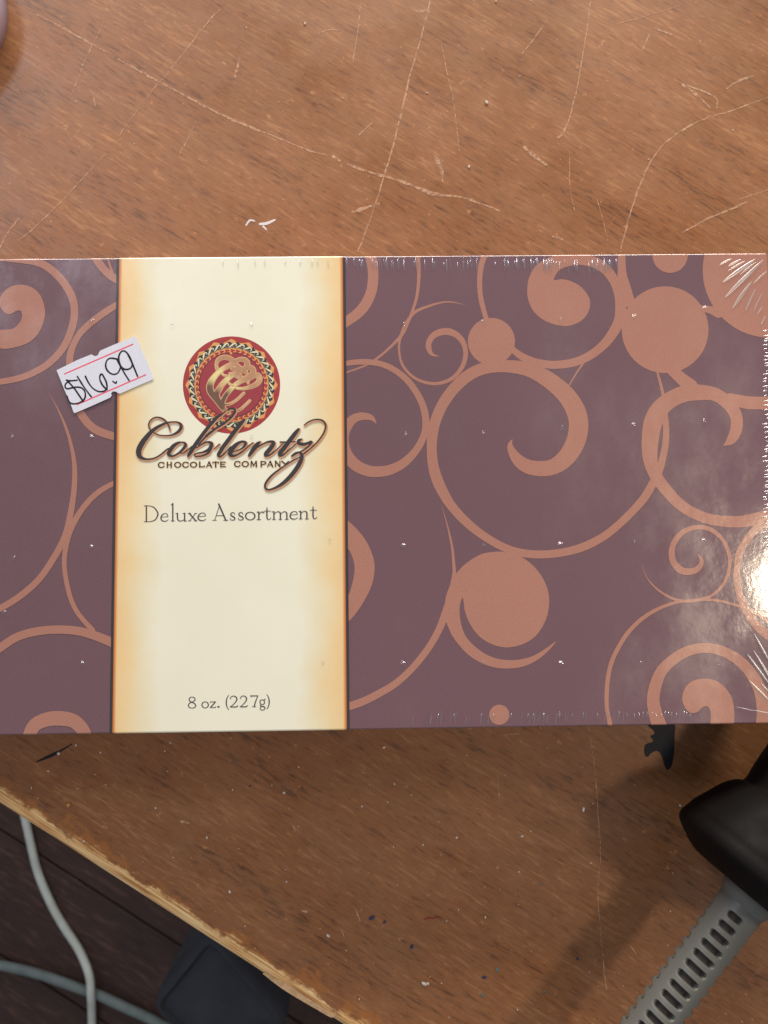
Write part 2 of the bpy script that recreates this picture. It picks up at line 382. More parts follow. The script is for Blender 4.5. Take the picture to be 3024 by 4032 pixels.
mark('dark_stain', M['stain'], Z4b, [[(1160, 20), (1270, 20), (1277, 90), (1275, 150), (1266, 200), (1248, 220), (1236, 200), (1224, 160), (1205, 142), (1180, 152), (1170, 165), (1155, 158), (1157, 118), (1190, 102), (1178, 82), (1196, 66)]], True)
mark('dark_streak', M['stain'], Z3b, [[(152, 185, 6), (210, 160, 14), (250, 140, 8), (292, 115, 5)]])
mark('red_smear', M['paintred'], Z4b, [[(255, 830, 3), (272, 823, 9), (290, 825, 5), (308, 819, 10), (325, 822, 3)]])
mark('white_smear', M['paintwhite'], Z1, [[(1005, 920, 6), (1020, 900, 8), (1040, 903, 5)], [(1062, 915, 10), (1090, 912, 12), (1122, 898, 7)], [(1075, 925, 8), (1088, 938, 5)]])
# crumbs and paint flecks lying on the table
def crumbs(name, label, spots, cols):
    bm = bmesh.new()
    for (x, y, r, k) in spots:
        p = unp(x, y, 0); rr = r*0.2/F
        g = bmesh.ops.create_icosphere(bm, subdivisions=1, radius=rr)
        mt = Matrix.Translation((p.x, p.y, rr*0.35)) @ Matrix.Rotation(random.uniform(0, 3), 4, 'Z') @ Matrix.Diagonal((random.uniform(0.7, 1.6), random.uniform(0.6, 1), 0.6, 1))
        bmesh.ops.transform(bm, matrix=mt, verts=g['verts'])
        for f in {f for v in g['verts'] for f in v.link_faces}: f.material_index = k
    ob = mesh(name, bm, cols); ob['label'] = label; ob['category'] = 'crumbs'; ob['kind'] = 'stuff'
    return ob
sp = []
for o, L in ((Z3b, [(240, 152, 8, 0), (310, 118, 4, 0), (128, 293, 3.5, 0), (197, 223, 4, 0), (410, 148, 4, 0), (432, 280, 3, 0), (155, 335, 4, 1), (695, 108, 4, 0), (673, 142, 4, 0), (1020, 285, 4, 2), (950, 300, 4, 0), (635, 375, 3.5, 0), (845, 495, 5, 0), (938, 716, 5, 0), (1170, 675, 4, 0), (1340, 895, 8, 0), (1518, 822, 10, 2), (1570, 840, 6, 2), (1565, 127, 6, 0), (1478, 368, 4, 0), (1610, 275, 4, 0), (1220, 208, 4, 0), (343, 510, 6, 0), (1000, 857, 3, 0), (280, 362, 8, 1), (1160, 312, 6, 0)]),
             (Z4b, [(728, 46, 7, 1), (585, 240, 4, 0), (655, 490, 5, 0), (690, 470, 3, 0), (388, 495, 5, 0), (250, 525, 5, 0), (905, 380, 7, 0), (642, 635, 3.5, 0), (730, 688, 4, 3), (505, 820, 4, 0), (347, 836, 4, 0), (553, 1033, 7, 3), (745, 1125, 6, 3), (500, 1065, 9, 2), (495, 1138, 6, 3), (255, 1090, 10, 0), (270, 1090, 7, 0), (205, 940, 8, 2), (636, 1198, 3.5, 0), (880, 990, 7, 2), (935, 600, 3, 0), (203, 322, 3.5, 0), (135, 278, 3.5, 0), (92, 127, 5, 0), (397, 48, 5, 3), (1360, 48, 4, 3), (1300, 365, 5, 0), (430, 160, 3, 0), (1270, 640, 3, 0)]),
             (Z1, [(1245, 98, 6, 0), (337, 268, 4, 0)]), (Z2, [(548, 7, 5, 0), (268, 380, 4, 0), (510, 420, 8, 0), (438, 682, 6, 0), (645, 312, 3, 0)])):
    for x, y, r, k in L: sp.append((*tr(o, [(x, y)])[0], r, k))
for i in range(150):
    x = random.uniform(0, 3024); y = random.choice([random.uniform(2900, 4032)]*2+[random.uniform(0, 1000)])
    if y > 3140+0.645*x: continue
    sp.append((x, y, random.uniform(1.2, 3.0), random.choice([0, 0, 0, 1])))
crumbs('crumbs', 'tiny white, orange and blue crumbs and paint flecks scattered on the table', sp,
       [plain('white_crumb', srgb(222, 214, 200), 0.8), plain('orange_crumb', srgb(214, 150, 84), 0.8), plain('blue_fleck', srgb(46, 58, 96), 0.7), plain('teal_fleck', srgb(96, 128, 132), 0.7)])

# ------------------------------------------------------------------ floor far below, in boards
FZ = -0.50
fl = mesh('floor', box_bm(-1.5, 1.5, -1.5, 1.5, FZ-0.03, FZ-0.021), M['subfloor']); fl['kind'] = 'structure'
pa = unp(0, 3760, FZ); PW = 0.088
for k in range(-9, 12):
    for j in range(2):
        bmk = box_bm(-0.7, 0.7, 0.0006, PW-0.0006, -0.02, 0, 0.0015, 2)
        ob = mesh('plank', bmk, M['floor'])
        ob.parent = fl
        off = Vector((math.cos(EA), math.sin(EA), 0))*((j-0.5)*1.402+0.55) + Vector((-math.sin(EA), math.cos(EA), 0))*(k*PW)
        ob.location = (pa.x+off.x, pa.y+off.y, FZ); ob.rotation_euler = (0, 0, EA)

def tube(name, pts, rad, m, parent=None, n=10, sub=6):
    Q = [Vector(q) for q in catmull([tuple(p) for p in pts], sub)]
    bm = bmesh.new(); rings = []
    for i, q in enumerate(Q):
        d = (Q[min(i+1, len(Q)-1)]-Q[max(i-1, 0)]).normalized(); a = d.cross(Vector((0, 0, 1))).normalized(); b = a.cross(d)
        rings.append([bm.verts.new(q+rad*(a*math.cos(2*PI*k/n)+b*math.sin(2*PI*k/n))) for k in range(n)])
    for A, B in zip(rings, rings[1:]):
        for k in range(n): bm.faces.new((A[k], A[(k+1) % n], B[(k+1) % n], B[k]))
    bm.faces.new(rings[0]); bm.faces.new(list(reversed(rings[-1])))
    bmesh.ops.recalc_face_normals(bm, faces=bm.faces[:])
    return mesh(name, bm, m, parent, True)
O7 = (0, 3050, 2.253)
def fpts(L, z): return [unp(*tr(O7, [p])[0], z) for p in L]
r2 = 0.0040; r1 = 0.0034
c2 = tube('extension_cord', fpts([(-500, 1640), (-200, 1660), (0, 1690), (150, 1720), (350, 1770), (550, 1840), (750, 1912), (900, 1965), (1100, 2060), (1300, 2150), (1500, 2260), (1800, 2450)], FZ+r2), r2, M['cord2'])
c2['label'] = 'dusty blue-grey cord running left to right across the dark floor boards'; c2['category'] = 'cord'
up = fpts([(120, 0), (190, 250), (240, 470), (280, 650), (330, 850), (400, 1030), (480, 1200), (580, 1370), (680, 1520)], FZ+r1) + fpts([(750, 1660)], FZ+r1+0.003) + fpts([(795, 1800)], FZ+2*r2+r1) + fpts([(806, 1950)], FZ+2*r2+r1+0.0005) + fpts([(812, 2080)], FZ+r1+0.004) + fpts([(815, 2212), (815, 2400), (800, 2700)], FZ+r1)
c1 = tube('power_cord', up, r1, M['cord'])
c1['label'] = 'pale grey cord curving down from the table edge and crossing over another cord'; c1['category'] = 'cord'
# dark soft bag on the floor
bz = -0.36
q = [unp(*tr((400, 3500, 1.659), [p])[0], bz) for p in [(700, 270), (285, 780), (620, 1150), (1250, 900)]]
bm = bmesh.new(); T = [bm.verts.new((v.x, v.y, bz)) for v in q]; B_ = [bm.verts.new((v.x, v.y, FZ)) for v in q]
bm.faces.new(T); bm.faces.new(B_)
for i in range(4): bm.faces.new((T[i], T[(i+1) % 4], B_[(i+1) % 4], B_[i]))
bmesh.ops.recalc_face_normals(bm, faces=bm.faces[:])
bmesh.ops.bevel(bm, geom=bm.edges[:], offset=0.012, segments=4, affect='EDGES', profile=0.5)
bmesh.ops.subdivide_edges(bm, edges=bm.edges[:], cuts=3, use_grid_fill=True)
for v in bm.verts:
    if v.co.z > bz-0.002: v.co.z -= 0.008*math.exp(-((v.co.x-q[0].x)**2+(v.co.y-q[0].y+0.05)**2)/0.002)
bag = mesh('fabric_bag', bm, M['bag'], None, True); bag['label'] = 'dark charcoal fabric bag on the floor below the table edge'; bag['category'] = 'bag'

# ------------------------------------------------------------------ round lid at the upper left
cxy = unp(-392, -10, 0.008)
bm = bmesh.new()
prof = [(0.0, 0.0085), (0.018, 0.0085), (0.0215, 0.008), (0.0232, 0.0094), (0.0244, 0.0088), (0.0247, 0.007), (0.0247, 0.0)]
n = 64; prev = None
for r, z in prof:
    ringv = [bm.verts.new((r*math.cos(2*PI*i/n), r*math.sin(2*PI*i/n), z)) for i in range(n)] if r > 0 else [bm.verts.new((0, 0, z))]
    if prev:
        for i in range(n):
            if len(prev) == 1: bm.faces.new((prev[0], ringv[i], ringv[(i+1) % n]))
            else: bm.faces.new((prev[i], ringv[i], ringv[(i+1) % n], prev[(i+1) % n]))
    prev = ringv
bm.faces.new(list(reversed(prev)))
bmesh.ops.recalc_face_normals(bm, faces=bm.faces[:])
rl = mesh('round_lid', bm, M['lilac'], None, True); rl.location = (cxy.x, cxy.y, 0)
rl['label'] = 'round lilac-grey plastic lid showing only its rim at the upper left corner'; rl['category'] = 'lid'

# ------------------------------------------------------------------ black handheld tool with grey slotted cord boot
AZ = 0.0214; O6 = (2400, 2900, 1.9535)
A0 = unp(*tr(O6, [(1105, 1174)])[0], AZ); A1 = unp(*tr(O6, [(378, 2128)])[0], AZ)
ax = (A0-A1).normalized(); sd = Vector((0, 0, 1)).cross(ax).normalized(); upv = Vector((0, 0, 1))
tool = thing('handheld_tool', 'black handheld tool with grey slotted cord boot at the lower right corner', 'tool', (A0.x, A0.y, 0))
def revolve(name, prof, m, n=64, hole=None, mats=None):
    bm = bmesh.new(); rings = []
    for t, r in prof:
        rings.append([bm.verts.new(A0+ax*t+(upv*math.cos(2*PI*k/n)+sd*math.sin(2*PI*k/n))*(r(2*PI*k/n, t) if callable(r) else r)) for k in range(n)])
    for i, (A, B) in enumerate(zip(rings, rings[1:])):
        for k in range(n):
            f = bm.faces.new((A[k], A[(k+1) % n], B[(k+1) % n], B[k]))
            if hole and hole(2*PI*(k+0.5)/n, (prof[i][0]+prof[i+1][0])/2): f.material_index = 1
    bm.faces.new(rings[0]); bm.faces.new(list(reversed(rings[-1])))
    bmesh.ops.recalc_face_normals(bm, faces=bm.faces[:])
    return mesh(name, bm, mats or m, tool, True)
bp = [(0.0012, 0.0050), (0.0010, 0.0071), (0.0004, 0.0086), (-0.0008, 0.0098), (-0.0016, 0.0112), (-0.0014, 0.0145), (0.0006, 0.0188), (0.0022, 0.0209), (0.0040, 0.0213), (0.0058, 0.0209), (0.0076, 0.0206), (0.0109, 0.0194), (0.0151, 0.0178), (0.0177, 0.0160), (0.0192, 0.0147), (0.026, 0.0152), (0.045, 0.0158), (0.08, 0.016), (0.12, 0.0155), (0.125, 0.012)]
revolve('handle', [(a, b) for a, b in catmull(bp, 4)], M['blackplastic'])
_v = Vector(CAM_POS)-(A0-ax*0.02); TH0 = math.atan2(_v.dot(sd), _v.dot(upv))
def slotmask(th, t):
    th = th-TH0+0.1
    best = 0
    for row in range(4):
        dth = (th-row*PI/2+PI) % (2*PI)-PI
        tt_ = -t-0.0075-(0.001425 if row % 2 else 0)
        k = round(tt_/0.00285)
        if k < 0: continue
        half = min(0.52, 0.34+0.06*k)
        u = max(0, abs(dth)-half+0.15)*0.005; v_ = abs(tt_-k*0.00285)
        d = math.hypot(u, v_)
        best = max(best, min(1, max(0, (0.00082-d)/0.00022)))
    return best
def br(th, t):
    R0 = 0.00505-0.0000*t
    m_ = slotmask(th, t)
    return R0-0.0016*m_
revolve('cord_boot', [(-0.0001*i-0.0002, br) for i in range(0, 660)], None, 190, lambda th, t: slotmask(th, t) > 0.55, [M['boot'], M['boothole']])
revolve('boot_collar', catmull([(0.0046, 0.0058), (0.0040, 0.0066), (0.0020, 0.0069), (0.0, 0.0066), (-0.002, 0.0060), (-0.0042, 0.0053), (-0.0046, 0.0049)], 3), M['boot'])
bm = bmesh.new()
cb = tube('cord', [A0-ax*0.060, A0-ax*0.070, A0-ax*0.09-upv*0.005, A0-ax*0.11-upv*0.014, A0-ax*0.13-upv*0.0184, A0-ax*0.20-upv*0.0184], 0.0029, M['boot'], tool)
ridge_pts = []
for k in range(12):
    u = k/11; th = -0.55+0.25*u; t = 0.0045+0.018*u
    rr = 0.0212 if t < 0.006 else 0.0212-(t-0.006)*0.36
    ridge_pts.append(A0+ax*t+(upv*math.cos(th)+sd*math.sin(th))*(rr-0.0004)*1.0)
tube('ridge', ridge_pts, 0.0011, plain('ridge_highlight_plastic', srgb(52, 44, 46), 0.5), tool)  # lighter than the handle: the ridge's highlight is put into its colour

# ------------------------------------------------------------------ chocolate box
box = thing('chocolate_box', 'plum chocolate box with copper swirls, cream band and clear shrink film', 'box')
mesh('lid', box_bm(-HX, HX, -HY, HY, 0, LID, R, 5), M['plum'], box)
Z6 = (0, 1000, 1.1642); Z7 = (1350, 1000, 1.8433); Z8 = (2124, 1000, 1.8433); Z9 = (1350, 1950, 1.8433); Z10 = (2124, 1950, 1.8433); Z3 = (0, 980, 1.185)
def z8(L): return [(x+1426.7, y, w_) for x, y, w_ in L]          # to Z7 coordinates
def z9(L): return [(x, y+1751.1, w_) for x, y, w_ in L]
def z10(L): return [(x+1426.7, y+1751.1, w_) for x, y, w_ in L]
NSW = [0]
def swirl(*shapes):
    p = Print()
    for kind, o, dat in shapes:
        if kind == 's': p.stroke(o, dat)
        elif kind == 'p': p.poly(o, dat)
        else: p.disc(o, *dat)
    NSW[0] += 1
    return p.build('printed_swirl', 0.00004+NSW[0]*8e-6, M['copper'], box, True)
swirl(('s', Z7, [(190, -60, 72), (212, 60, 78), (220, 150, 76), (204, 280, 76), (135, 405, 76), (15, 498, 70), (-80, 550, 65)]))
swirl(('s', Z7, [(538, -60, 35), (545, 40, 33), (552, 150, 26), (540, 290, 22), (510, 400, 20), (470, 500, 24), (425, 590, 24), (330, 690, 18), (225, 775, 18), (150, 815, 14), (25, 860, 12), (-60, 890, 10)]))
swirl(('s', Z7, [(890, 372, 2), (800, 350, 8), (720, 352, 12), (620, 380, 18), (520, 425, 22), (450, 520, 22), (415, 620, 18), (408, 700, 16), (430, 800, 18), (500, 885, 20), (590, 930, 22), (690, 940, 24), (790, 905, 28), (860, 830, 32), (890, 740, 34), (880, 660, 38), (840, 600, 44), (780, 567, 50), (720, 565, 50), (660, 590, 46), (625, 640, 42), (625, 690, 38), (650, 730, 22), (700, 742, 3)]))
swirl(('d', Z7, (1078, 635, 171)), ('s', Z7, [(1050, -60, 40), (1030, 10, 40), (1005, 80, 42), (993, 180, 38), (998, 300, 36), (1020, 400, 36), (1050, 500, 36)]))
swirl(('s', Z7, [(1215, 680, 40), (1300, 745, 54), (1400, 785, 55)] + z8([(100, 805, 58), (250, 787, 60), (370, 735, 62), (470, 655, 66), (535, 570, 74), (580, 480, 78), (590, 380, 80), (575, 280, 72), (540, 190, 72), (480, 112, 75), (400, 62, 80), (300, 38, 82), (200, 36, 84), (120, 44, 84)])),
      ('p', Z8, [(104, 189), (160, 183), (220, 195), (290, 230), (345, 290), (368, 350), (355, 420), (310, 480), (250, 512), (190, 524), (110, 512), (30, 480), (-40, 420), (-80, 340), (-89, 260), (-75, 170), (-30, 90), (40, 40), (120, 8), (220, -8), (290, 20), (290, 60), (240, 84), (190, 95), (150, 114), (126, 140)]), ('s', Z8, [(597, -60, 55), (597, 60, 55), (600, 150, 66), (622, 250, 84), (645, 340, 90)]))
swirl(('d', Z8, (912, 550, 315)), ('s', Z8, [(1150, 395, 50), (1220, 402, 50), (1300, 425, 80)]), ('s', Z8, [(850, 840, 14), (878, 940, 20), (897, 1020, 22)]), ('s', Z8, [(940, 820, 80), (1030, 905, 88), (1100, 960, 100)]))
swirl(('d', Z8, (948, 10, 128)))
swirl(('d', Z8, (1672, 120, 488)))
swirl(('s', Z8, [(320, 790, 15), (265, 870, 12), (215, 955, 10)]))
swirl(('s', Z8, [(1335, 1391, 3), (1385, 1355, 64), (1422, 1290, 84), (1432, 1210, 88), (1405, 1130, 92), (1340, 1060, 95), (1260, 1015, 98), (1150, 1005, 115), (1050, 1015, 120), (950, 1060, 120), (870, 1130, 130), (825, 1220, 135), (805, 1330, 125), (800, 1430, 115), (810, 1520, 100), (845, 1610, 90), (900, 1690, 85), (1000, 1801, 80), (1100, 1871, 78), (1220, 1921, 78), (1350, 1941, 80), (1480, 1941, 85), (1600, 1916, 90), (1720, 1880, 90)]),
      ('s', Z8, [(1380, 1050, 80), (1500, 1078, 92), (1600, 1082, 92), (1760, 1080, 92)]))
swirl(('s', Z7, z8([(895, 1130, 60), (918, 1250, 45), (915, 1370, 48), (895, 1480, 50), (870, 1570, 55), (830, 1650, 60), (770, 1755, 60), (700, 1841, 58), (600, 1941, 56), (480, 2041, 58), (330, 2121, 60), (170, 2166, 58), (0, 2181, 58)]) + z9([(1280, 415, 58), (1150, 370, 58), (1000, 280, 60), (880, 180, 65), (790, 80, 68)]) +
      [(735, 1745, 76), (685, 1640, 82), (655, 1530, 76), (645, 1420, 72), (650, 1320, 76), (670, 1220, 78), (720, 1100, 80), (800, 985, 82), (900, 890, 85), (1000, 838, 86), (1100, 817, 88), (1200, 816, 91), (1310, 830, 100), (1400, 860, 110)] +
      z8([(80, 925, 120), (180, 1010, 130), (250, 1110, 138), (282, 1210, 142), (275, 1320, 140), (235, 1420, 135), (170, 1500, 125), (90, 1548, 114), (0, 1558, 110)]) + [(1340, 1542, 102), (1275, 1500, 88), (1228, 1435, 60), (1214, 1385, 36), (1230, 1346, 4)]))
swirl(('s', Z7, [(243, 1232, 3), (208, 1190, 38), (150, 1178, 54), (90, 1190, 62), (45, 1230, 70), (10, 1300, 75), (5, 1380, 80), (30, 1460, 85), (90, 1530, 85), (170, 1570, 82), (240, 1580, 78), (330, 1570, 74), (430, 1525, 66), (520, 1440, 56), (575, 1350, 52), (600, 1270, 52), (600, 1190, 52), (580, 1100, 50), (530, 1000, 48), (460, 910, 46), (370, 840, 44), (280, 800, 42), (190, 785, 42), (100, 785, 40), (0, 800, 36), (-80, 830, 30)]))
swirl(('s', Z9, [(-60, 200, 150), (40, 290, 150), (110, 370, 140), (150, 470, 145), (157, 545, 145), (140, 640, 140), (95, 750, 120), (30, 850, 110), (-50, 930, 100)]))
swirl(('s', Z9, [(715, 70, 2), (750, 190, 8), (775, 290, 14), (795, 390, 18), (803, 480, 22), (808, 560, 26), (798, 640, 36), (780, 740, 50), (735, 880, 55), (700, 970, 52), (640, 1080, 50), (560, 1190, 50), (470, 1290, 50), (370, 1375, 52), (260, 1440, 54), (150, 1495, 56), (50, 1530, 58), (-50, 1550, 58)]),
      ('p', Z9, [(735, 870), (745, 750), (775, 660), (820, 570), (900, 490), (1000, 430), (1100, 410), (1190, 414), (1290, 445), (1380, 510), (1450, 600), (1490, 700), (1497, 790), (1475, 900), (1410, 1010), (1320, 1075), (1200, 1105), (1090, 1085), (990, 1025), (920, 930), (885, 840), (876, 770), (868, 745), (852, 785), (847, 840), (857, 930), (890, 1020), (950, 1090), (1040, 1155), (1140, 1190), (1260, 1195), (1370, 1170), (1460, 1120), (1547, 1060), (1500, 1120), (1420, 1190), (1320, 1240), (1200, 1258), (1080, 1245), (970, 1200), (880, 1130), (800, 1030), (755, 935)]))
swirl(('d', Z9, (1135, 1593, 73)))
swirl(('s', Z10, [(738, 500, 2), (775, 590, 6), (830, 660, 12), (900, 715, 16), (990, 758, 20), (1090, 768, 22), (1230, 738, 22), (1320, 665, 22), (1365, 580, 24), (1380, 480, 26), (1365, 390, 28), (1310, 300, 30), (1230, 245, 32), (1150, 232, 33), (1060, 255, 36), (990, 320, 40), (960, 400, 44), (970, 480, 48), (1020, 540, 52), (1080, 555, 48), (1140, 540, 44), (1172, 500, 34), (1172, 460, 24), (1147, 426, 3)]))
swirl(('s', Z10, [(520, 1720, 35), (508, 1640, 33), (490, 1550, 30), (487, 1450, 32), (495, 1340, 32), (520, 1220, 32), (570, 1110, 32), (640, 1000, 32), (740, 900, 30), (860, 825, 26), (1000, 775, 22), (1100, 766, 22), (1200, 757, 20), (1300, 765, 18), (1400, 790, 18), (1500, 825, 20), (1620, 890, 20), (1740, 1000, 20)]))
swirl(('s', Z10, [(1720, 130, 80), (1620, 205, 64), (1530, 290, 56), (1460, 400, 55), (1435, 520, 50), (1435, 640, 50), (1465, 760, 55), (1520, 870, 60), (1580, 950, 62), (1650, 1010, 65), (1740, 1060, 65)]))
swirl(('s', Z10, [(890, 1730, 110), (862, 1650, 104), (838, 1570, 98), (825, 1480, 92), (845, 1370, 88), (890, 1270, 82), (980, 1185, 78), (1080, 1130, 75), (1190, 1108, 72), (1310, 1125, 72), (1420, 1180, 76), (1510, 1260, 82), (1570, 1350, 90), (1610, 1450, 95), (1625, 1600, 100), (1600, 1760, 100)]),
      ('p', Z10, [(1236, 1740), (1240, 1660), (1243, 1610), (1237, 1560), (1222, 1536), (1200, 1530), (1175, 1545), (1150, 1570), (1110, 1582), (1075, 1565), (1045, 1520), (1035, 1470), (1050, 1410), (1090, 1360), (1150, 1335), (1220, 1332), (1290, 1350), (1350, 1400), (1395, 1470), (1413, 1560), (1412, 1660), (1405, 1740)]))
# left of the band
swirl(('s', Z6, [(-140, 60, 24), (-40, 22, 25), (80, 27, 28), (190, 45, 34), (270, 105, 36), (325, 185, 36), (342, 260, 35), (330, 340, 34), (290, 430, 33), (220, 505, 32), (130, 555, 30), (40, 580, 28), (-60, 588, 26), (-160, 560, 24), (-240, 490, 20)]),
      ('p', Z3, [(-70, 420), (-60, 380), (0, 378), (30, 377), (65, 370), (95, 340), (104, 310), (96, 289), (75, 291), (50, 305), (25, 300), (3, 272), (-2, 240), (10, 212), (40, 182), (90, 167), (150, 180), (190, 220), (210, 280), (207, 330), (180, 395), (130, 440), (60, 462), (0, 464)]))
swirl(('s', Z6, [(590, 205, 24), (525, 240, 30), (450, 290, 32), (380, 350, 30), (340, 410, 30), (320, 480, 32), (325, 560, 32), (345, 650, 34), (370, 730, 36), (430, 800, 38), (520, 835, 36), (600, 845, 34)]))
swirl(('s', Z6, [(425, -25, 34), (440, 20, 36), (480, 75, 36), (530, 115, 36), (600, 145, 30)]), ('s', Z6, [(480, -30, 9), (497, 30, 10), (515, 85, 12)]))
swirl(('s', Z6, [(225, 640, 1), (265, 710, 6), (300, 790, 12), (325, 870, 16), (340, 950, 20), (343, 1020, 24), (338, 1100, 26), (322, 1200, 28), (300, 1290, 30), (255, 1380, 30), (180, 1490, 30), (90, 1570, 30), (0, 1625, 30), (-80, 1660, 30), (-250, 1690, 28)]))
swirl(('s', Z6, [(580, 1030, 24), (500, 1062, 24), (430, 1110, 26), (370, 1180, 26), (325, 1260, 28), (305, 1330, 24), (295, 1410, 22), (303, 1490, 22), (325, 1580, 22), (360, 1650, 22), (425, 1725, 24)]))
swirl(('s', Z6, [(-300, 1990, 38), (-120, 1890, 38), (0, 1806, 38), (80, 1755, 38), (180, 1728, 38), (290, 1722, 38), (390, 1735, 40), (500, 1775, 42), (580, 1815, 42)]))
swirl(('s', Z6, [(120, 2260, 58), (150, 2172, 60), (200, 2138, 64), (270, 2128, 67), (340, 2142, 64), (385, 2190, 60), (405, 2260, 55)]))

# cream band round the lid, its dark margins under it
def strip(name, x0, x1, h, m, nx=2):
    bm = bmesh.new(); ys = []
    ys = [-(HY+0.013), -(HY+0.0005)] + [-(HY-R+R*PI/2*k/6) for k in range(6, -1, -1)] + [-0.03, 0, 0.03] + [HY-R+R*PI/2*k/6 for k in range(7)] + [HY+0.0005, HY+0.013]
    ys = sorted(set(ys)); G_ = [[bm.verts.new(wrap(x0+(x1-x0)*i/nx, y, h)) for i in range(nx+1)] for y in ys]
    for A, B in zip(G_, G_[1:]):
        for i in range(nx): bm.faces.new((A[i], A[i+1], B[i+1], B[i]))
    return mesh(name, bm, m, box)
strip('band_margin', -0.0266, 0.0266, 0.000090, M['dark'])
band = strip('label_band', LXL, LXR, 0.000100, M['label'])
def onband(p, name, h, m, parent=None): return p.build(name, h+0.00012, m, parent or band)
# emblem
EC = (700, 1300, 3.858); cx, cy = 818, 835
def polar(a, r): return (cx+r*math.sin(a), cy-r*math.cos(a))
em = Print(); em.disc(EC, cx, cy, 738, 96); emblem = onband(em, 'emblem', 0.00034, M['red'])
p = Print(); p.ring(EC, cx, cy, 520, lambda a: 680+20*math.cos(16*a+0*PI)-14*abs(math.sin(16*a)), 384); onband(p, 'orange_ring', 0.00038, M['orange'], band)
p = Print()
for k in range(16): x, y = polar((k+0.5)*PI/8, 668); p.disc(EC, x, y, 19, 12)
onband(p, 'ring_dots', 0.00042, M['red'])
p = Print(); tri = lambda u: abs((u % 1)*2-1)
p.ring(EC, cx, cy, lambda a: 558+10*tri(a*32/(2*PI)), lambda a: 628+34*tri(a*32/(2*PI)+0.3), 512); onband(p, 'dark_ring', 0.00042, M['dark'])
p = Print(); g2 = Print()
for k in range(32):
    a0 = k*2*PI/32
    f = lambda u, r: polar(a0+u*2*PI/32, r)
    p.stroke(EC, [(*f(-0.35, 575), 12), (*f(-0.1, 590), 20), (*f(0.15, 615), 26), (*f(0.4, 632), 20), (*f(0.62, 622), 14), (*f(0.62, 604), 12), (*f(0.5, 598), 8)], 3, dz=1e-6)
    g2.stroke(EC, [(*f(0.1, 600), 10), (*f(0.3, 575), 16), (*f(0.55, 562), 14), (*f(0.72, 575), 10)], 3, dz=1e-6)
onband(g2, 'grey_curls', 0.00046, M['ash']); onband(p, 'cream_curls', 0.00051, M['creamprint'])
p = Print(); p.ring(EC, cx, cy, 480, lambda a: 540+7*math.cos(40*a), 320); onband(p, 'red_ring', 0.00042, M['red'])
p = Print()
for k in range(40):
    a0 = (k+0.5)*2*PI/40; f = lambda u, r: polar(a0+u*2*PI/40, r)
    p.stroke(EC, [(*f(-0.22, 545), 8), (*f(0.18, 538), 17), (*f(0.26, 518), 18), (*f(0.05, 503), 15), (*f(-0.2, 508), 6)], 3, dz=1e-6)
onband(p, 'orange_crescents', 0.00046, M['orange'])
p = Print(); p.disc(EC, cx, cy, 494, 96); onband(p, 'purple_line', 0.00050, M['purple'])
p = Print(); p.disc(EC, cx, cy, 481, 96); onband(p, 'crimson_centre', 0.00054, M['crimson'])
p = Print(); p.disc(EC, 812, 353, 19, 14); onband(p, 'orange_dot', 0.00058, M['orange'])
T_ = srgb(190, 138, 98); B1 = srgb(112, 72, 46); Y1 = srgb(240, 222, 150); P1 = srgb(214, 166, 120); ED = srgb(226, 182, 128)
gs = [
 ([(600, 590, 40), (588, 520, 36), (620, 450, 50), (700, 415, 58), (790, 430, 58), (850, 480, 60), (900, 540, 62), (960, 590, 60), (1040, 640, 50)], [P1, T_, T_, T_]),
 ([(880, 470, 46), (950, 445, 50), (1030, 460, 64), (1060, 520, 70), (1020, 585, 66), (930, 610, 60), (830, 590, 40)], [T_, T_, T_]),
 ([(1060, 580, 50), (1110, 570, 60), (1150, 610, 68), (1130, 670, 70), (1060, 720, 66), (980, 740, 60), (880, 690, 46), (800, 665, 40)], [T_, T_, P1]),
 ([(1160, 690, 60), (1220, 690, 66), (1245, 740, 74), (1210, 810, 66), (1120, 860, 50), (1000, 890, 34), (900, 885, 26)], [T_, P1, T_, Y1]),
 ([(1160, 700, 50), (1080, 740, 54), (980, 770, 56), (880, 830, 58), (790, 920, 60), (720, 1010, 62), (680, 1110, 70), (700, 1200, 70), (780, 1260, 50)], [T_, T_, P1, Y1, B1, B1, B1, T_]),
 ([(850, 510, 60), (760, 550, 62), (660, 610, 64), (570, 700, 76), (505, 800, 88), (490, 900, 92), (530, 980, 90), (600, 1060, 90), (660, 1150, 80), (730, 1245, 50)], [T_, P1, Y1, Y1, B1, B1, B1, B1, T_]),
 ([(1000, 600, 60), (900, 650, 62), (800, 710, 62), (700, 800, 70), (630, 900, 78), (590, 980, 80), (620, 1080, 80), (680, 1180, 60)], [T_, T_, Y1, P1, B1, B1, B1]),
 ([(660, 620, 24), (690, 680, 22), (760, 700, 24)], [Y1, P1]), ([(750, 760, 24), (790, 820, 22), (850, 850, 30)], [Y1, P1]),
 ([(730, 590, 26), (790, 560, 26), (860, 580, 30)], [P1, T_]), ([(810, 690, 28), (870, 660, 28), (960, 690, 30)], [P1, T_]), ([(1075, 740, 26), (1070, 810, 24)], [T_, P1]),
 ([(720, 1135, 24), (800, 1120, 28), (900, 1060, 30), (1005, 960, 30)], [B1, P1, P1]), ([(890, 1240, 22), (960, 1200, 28), (1040, 1130, 30), (1095, 1075, 28)], [B1, P1, P1]),
]
pe = Print(); pg = Print()
for pts, cols in gs:
    pe.stroke(EC, pts, 5, wadd=20, col=ED); pg.stroke(EC, pts, 5, wadd=-4, col=cols)
onband(pe, 'gold_outline', 0.00060, M['gold']); onband(pg, 'gold_swirl', 0.00070, M['gold'])
